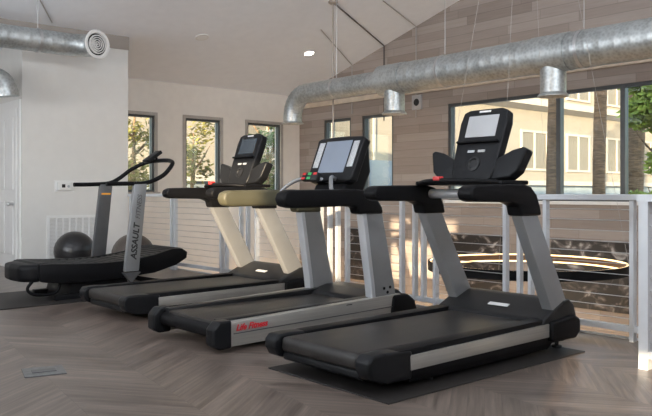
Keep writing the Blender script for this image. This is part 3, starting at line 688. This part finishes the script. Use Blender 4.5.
# ------------------------------------------------------------------ outside
b = NB(); box(b, -30, 70, -40, 60, ZL - .3, ZL - .12); o = struct('ground', b, M_GROUND)
YF = 19.0
bd = thing('building', (25, YF, ZL), 'cream sunlit stucco building with blinds in its windows, across from the gym', 'building')
w = NB(); box(w, -17, 25, 0, 6, 4.4, 12.0); link('wall', w, M_STUCCO, bd)
w = NB(); box(w, -17, 25, .05, 6, 0, 4.4); link('shaded_lower_wall', w, M_SHADEHAZE, bd)  # lower wall; bluish shade and ground floor glass put into one colour
w = NB(); prism(w, [(-.55, 7.75), (0, 7.6), (0, 8.0), (-.55, 8.05)], -17, 25, 'x'); link('cornice', w, M_STUCCOW, bd)
w = NB(); box(w, -17, 25, -.25, 0, 4.25, 4.45); link('band', w, M_STUCCOW, bd)
for i in range(10):
    x = 2.85 + (i - 4) * 3.7
    for z0, z1 in ((5.0, 6.6), (8.4, 9.9)):
        f = NB()
        for a in ((x - .1, x, z0 - .1, z1 + .1), (x + 1.9, x + 2.0, z0 - .1, z1 + .1), (x, x + 1.9, z0 - .1, z0), (x, x + 1.9, z1, z1 + .1), (x + .9, x + 1.0, z0, z1)): box(f, a[0], a[1], -.08, .02, a[2], a[3])
        fo = link('window_frame', f, M_STUCCOW, bd)
        g = NB(); box(g, x, x + 1.9, -.03, .0, z0, z1); link('window_blind', g, M_BLIND, fo)

w = NB(); box(w, 12.2, 17.0, 15.2, 15.4, ZL - .12, 2.05); tag(link('haze_panel', w, M_SHADEHAZE), 'blue grey panel added for the bluish haze low outside the narrow plank wall windows', 'wall')  # added panel, its colour stands in for bluish haze low in the windows
def palm(x, y, r, h, lab):
    t = thing('palm_tree', (x, y, ZL - .12), lab, 'palm tree', 'palm trees outside the large window')
    w = NB(); path = [(math.sin(i * .5) * .05, 0, i * h / 22) for i in range(23)]
    tube(w, path, [r * (1.15 if i == 0 else 1) * (1 + .05 * (i % 2)) for i in range(23)], 16); link('trunk', w, M_PALM, t)
    w = NB()
    for k in range(14):
        a = 2 * PI * k / 14; L = .7
        pts = [Vector((math.cos(a) * L * s, math.sin(a) * L * s, h + .9 * math.sin(s * 2.6) * .9 - s * s * .8)) for s in [j / 8 for j in range(9)]]
        side = Vector((-math.sin(a), math.cos(a), 0))
        for j in range(8):
            for sg in (-1, 1):
                for q_ in (0, .5):
                    p = pts[j].lerp(pts[j + 1], q_); tip = p + side * sg * .12 + (pts[j + 1] - pts[j]) * .9 - Vector((0, 0, .15))
                    v = [w.verts.new(p), w.verts.new(p + (pts[j + 1] - pts[j]) * .22), w.verts.new(tip)]; w.faces.new(v)
    link('fronds', w, M_FROND, t)
palm(15.4, 9.64, .13, 9.5, 'brown palm trunk seen just left of the first thick window mullion')
palm(16.4, 8.15, .20, 9.0, 'brown palm trunk at the right of the large window beside the green tree')
palm(17.2, 9.45, .15, 9.8, 'grey brown palm trunk standing mid way along the cream building wall')

def tree(x, y, h, rad, nleaf, lm, lab, zc0=0.45, leaf=.11, squash=1.0):
    t = thing('tree', (x, y, ZL - .12), lab, 'tree', 'leafy trees outside the windows')
    w = NB(); rnd = random.Random(int(x * 13 + y * 7))
    tube(w, [(0, 0, 0), (.05, .02, h * .3), (-.03, .05, h * .6), (0, 0, h * .9)], [.10, .08, .06, .02], 10)
    for k in range(10):
        a = k * 2.4; z0 = h * (.3 + .055 * k)
        tube(w, [(0, 0, z0), (math.cos(a) * rad * .4, math.sin(a) * rad * .4, z0 + .3), (math.cos(a) * rad * .8, math.sin(a) * rad * .8, z0 + .7)], [.035, .022, .008], 6)
    link('trunk', w, M_PALM, t)
    w = NB()
    blobs = [(Vector((rnd.uniform(-1, 1) * rad * .65, rnd.uniform(-1, 1) * rad * .65, h * (zc0 + rnd.random() * (1 - zc0)))), rad * rnd.uniform(.3, .55)) for _ in range(36)]
    for _ in range(nleaf):
        c, r_ = rnd.choice(blobs)
        d_ = Vector((rnd.gauss(0, 1), rnd.gauss(0, 1), rnd.gauss(0, 1))).normalized() * r_ * rnd.random() ** .4
        p = c + d_; u = Vector((rnd.gauss(0, 1), rnd.gauss(0, 1), rnd.gauss(0, .6))).normalized(); v = u.orthogonal().normalized()
        s = leaf * rnd.uniform(.6, 1.3)
        w.faces.new([w.verts.new(p - u * s), w.verts.new(p + v * s * .45), w.verts.new(p + u * s), w.verts.new(p - v * s * .45)])
    link('foliage', w, lm, t)
tree(14.6, 6.7, 7.4, .72, 12000, M_LEAFA, 'bright green leafy tree at the right edge of the large window', .3)
tree(7.6, 15.3, 6.6, 1.0, 2600, M_LEAFB, 'golden olive leafed tree outside the left back wall window', .3, .09)
tree(10.0, 16.8, 6.2, .85, 1900, M_LEAFB, 'thin golden leafed tree outside the middle back wall window', .2, .08)
tree(10.8, 14.6, 6.6, .75, 2600, M_LEAFC, 'darker green leafed tree outside the right back wall window', .3, .09)

# ------------------------------------------------------------------ light
def lamp(kind, name, loc, energy, col, **kw):
    L = bpy.data.lights.new(name, kind); L.energy = energy; L.color = col
    o = bpy.data.objects.new(name, L); COL.objects.link(o); o.location = loc
    for k, v in kw.items(): setattr(L, k, v)
    return o
sd = Vector((.9, .43, -.13)).normalized()
sun = lamp('SUN', 'sun', (-10, -5, 8), 13.0, (1.0, .80, .54)); sun.data.angle = math.radians(.6)
sun.rotation_euler = sd.to_track_quat('-Z', 'Y').to_euler()
# added fill lamps in front of solid walls, standing in for window daylight
a = lamp('AREA', 'rear_fill_light', (2.5, -2.9, 3.6), 900, (.87, .93, 1.0), shape='RECTANGLE', size=7.0, size_y=2.6)
a.rotation_euler = Vector((.15, .75, 1)).to_track_quat('-Z', 'Y').to_euler()
a = lamp('AREA', 'side_fill_light', (-2.9, 6.5, 2.6), 480, (.87, .93, 1.0), shape='RECTANGLE', size=5.0, size_y=2.0)
a.rotation_euler = Vector((1, .1, .8)).to_track_quat('-Z', 'Y').to_euler()
c = ceil_pt(309, 53)
a = lamp('SPOT', 'downlight_beam', (c.x, c.y, c.z - .05), 60, (1, .9, .75), spot_size=1.6, spot_blend=.7, shadow_soft_size=.08)
a = lamp('AREA', 'lower_hall_fill', (7.6, 8.0, -.2), 25, (1, .88, .72), shape='RECTANGLE', size=2, size_y=4)  # added fill lamp without a fixture, brightens the lower plank wall
a.location = (7.6, 7.5, -1.0); a.rotation_euler = Vector((1, .4, .25)).to_track_quat('-Z', 'Y').to_euler()

wd = bpy.data.worlds.new('world'); SC.world = wd; wd.use_nodes = True
n = wd.node_tree.nodes; l = wd.node_tree.links
sky = n.new('ShaderNodeTexSky'); sky.sky_type = 'NISHITA'; sky.sun_disc = False; sky.sun_elevation = math.radians(14); sky.sun_rotation = math.radians(240)
l.new(sky.outputs[0], n['Background'].inputs[0]); n['Background'].inputs[1].default_value = 0.55

vs = SC.view_settings; vs.view_transform = 'Standard'; vs.look = 'None'; vs.gamma = 1; vs.use_curve_mapping = False; vs.exposure = 0.12
SC.cycles.use_denoising = True
SC.cycles.max_bounces = 10; SC.cycles.transparent_max_bounces = 16
SC.cycles.sample_clamp_indirect = 6
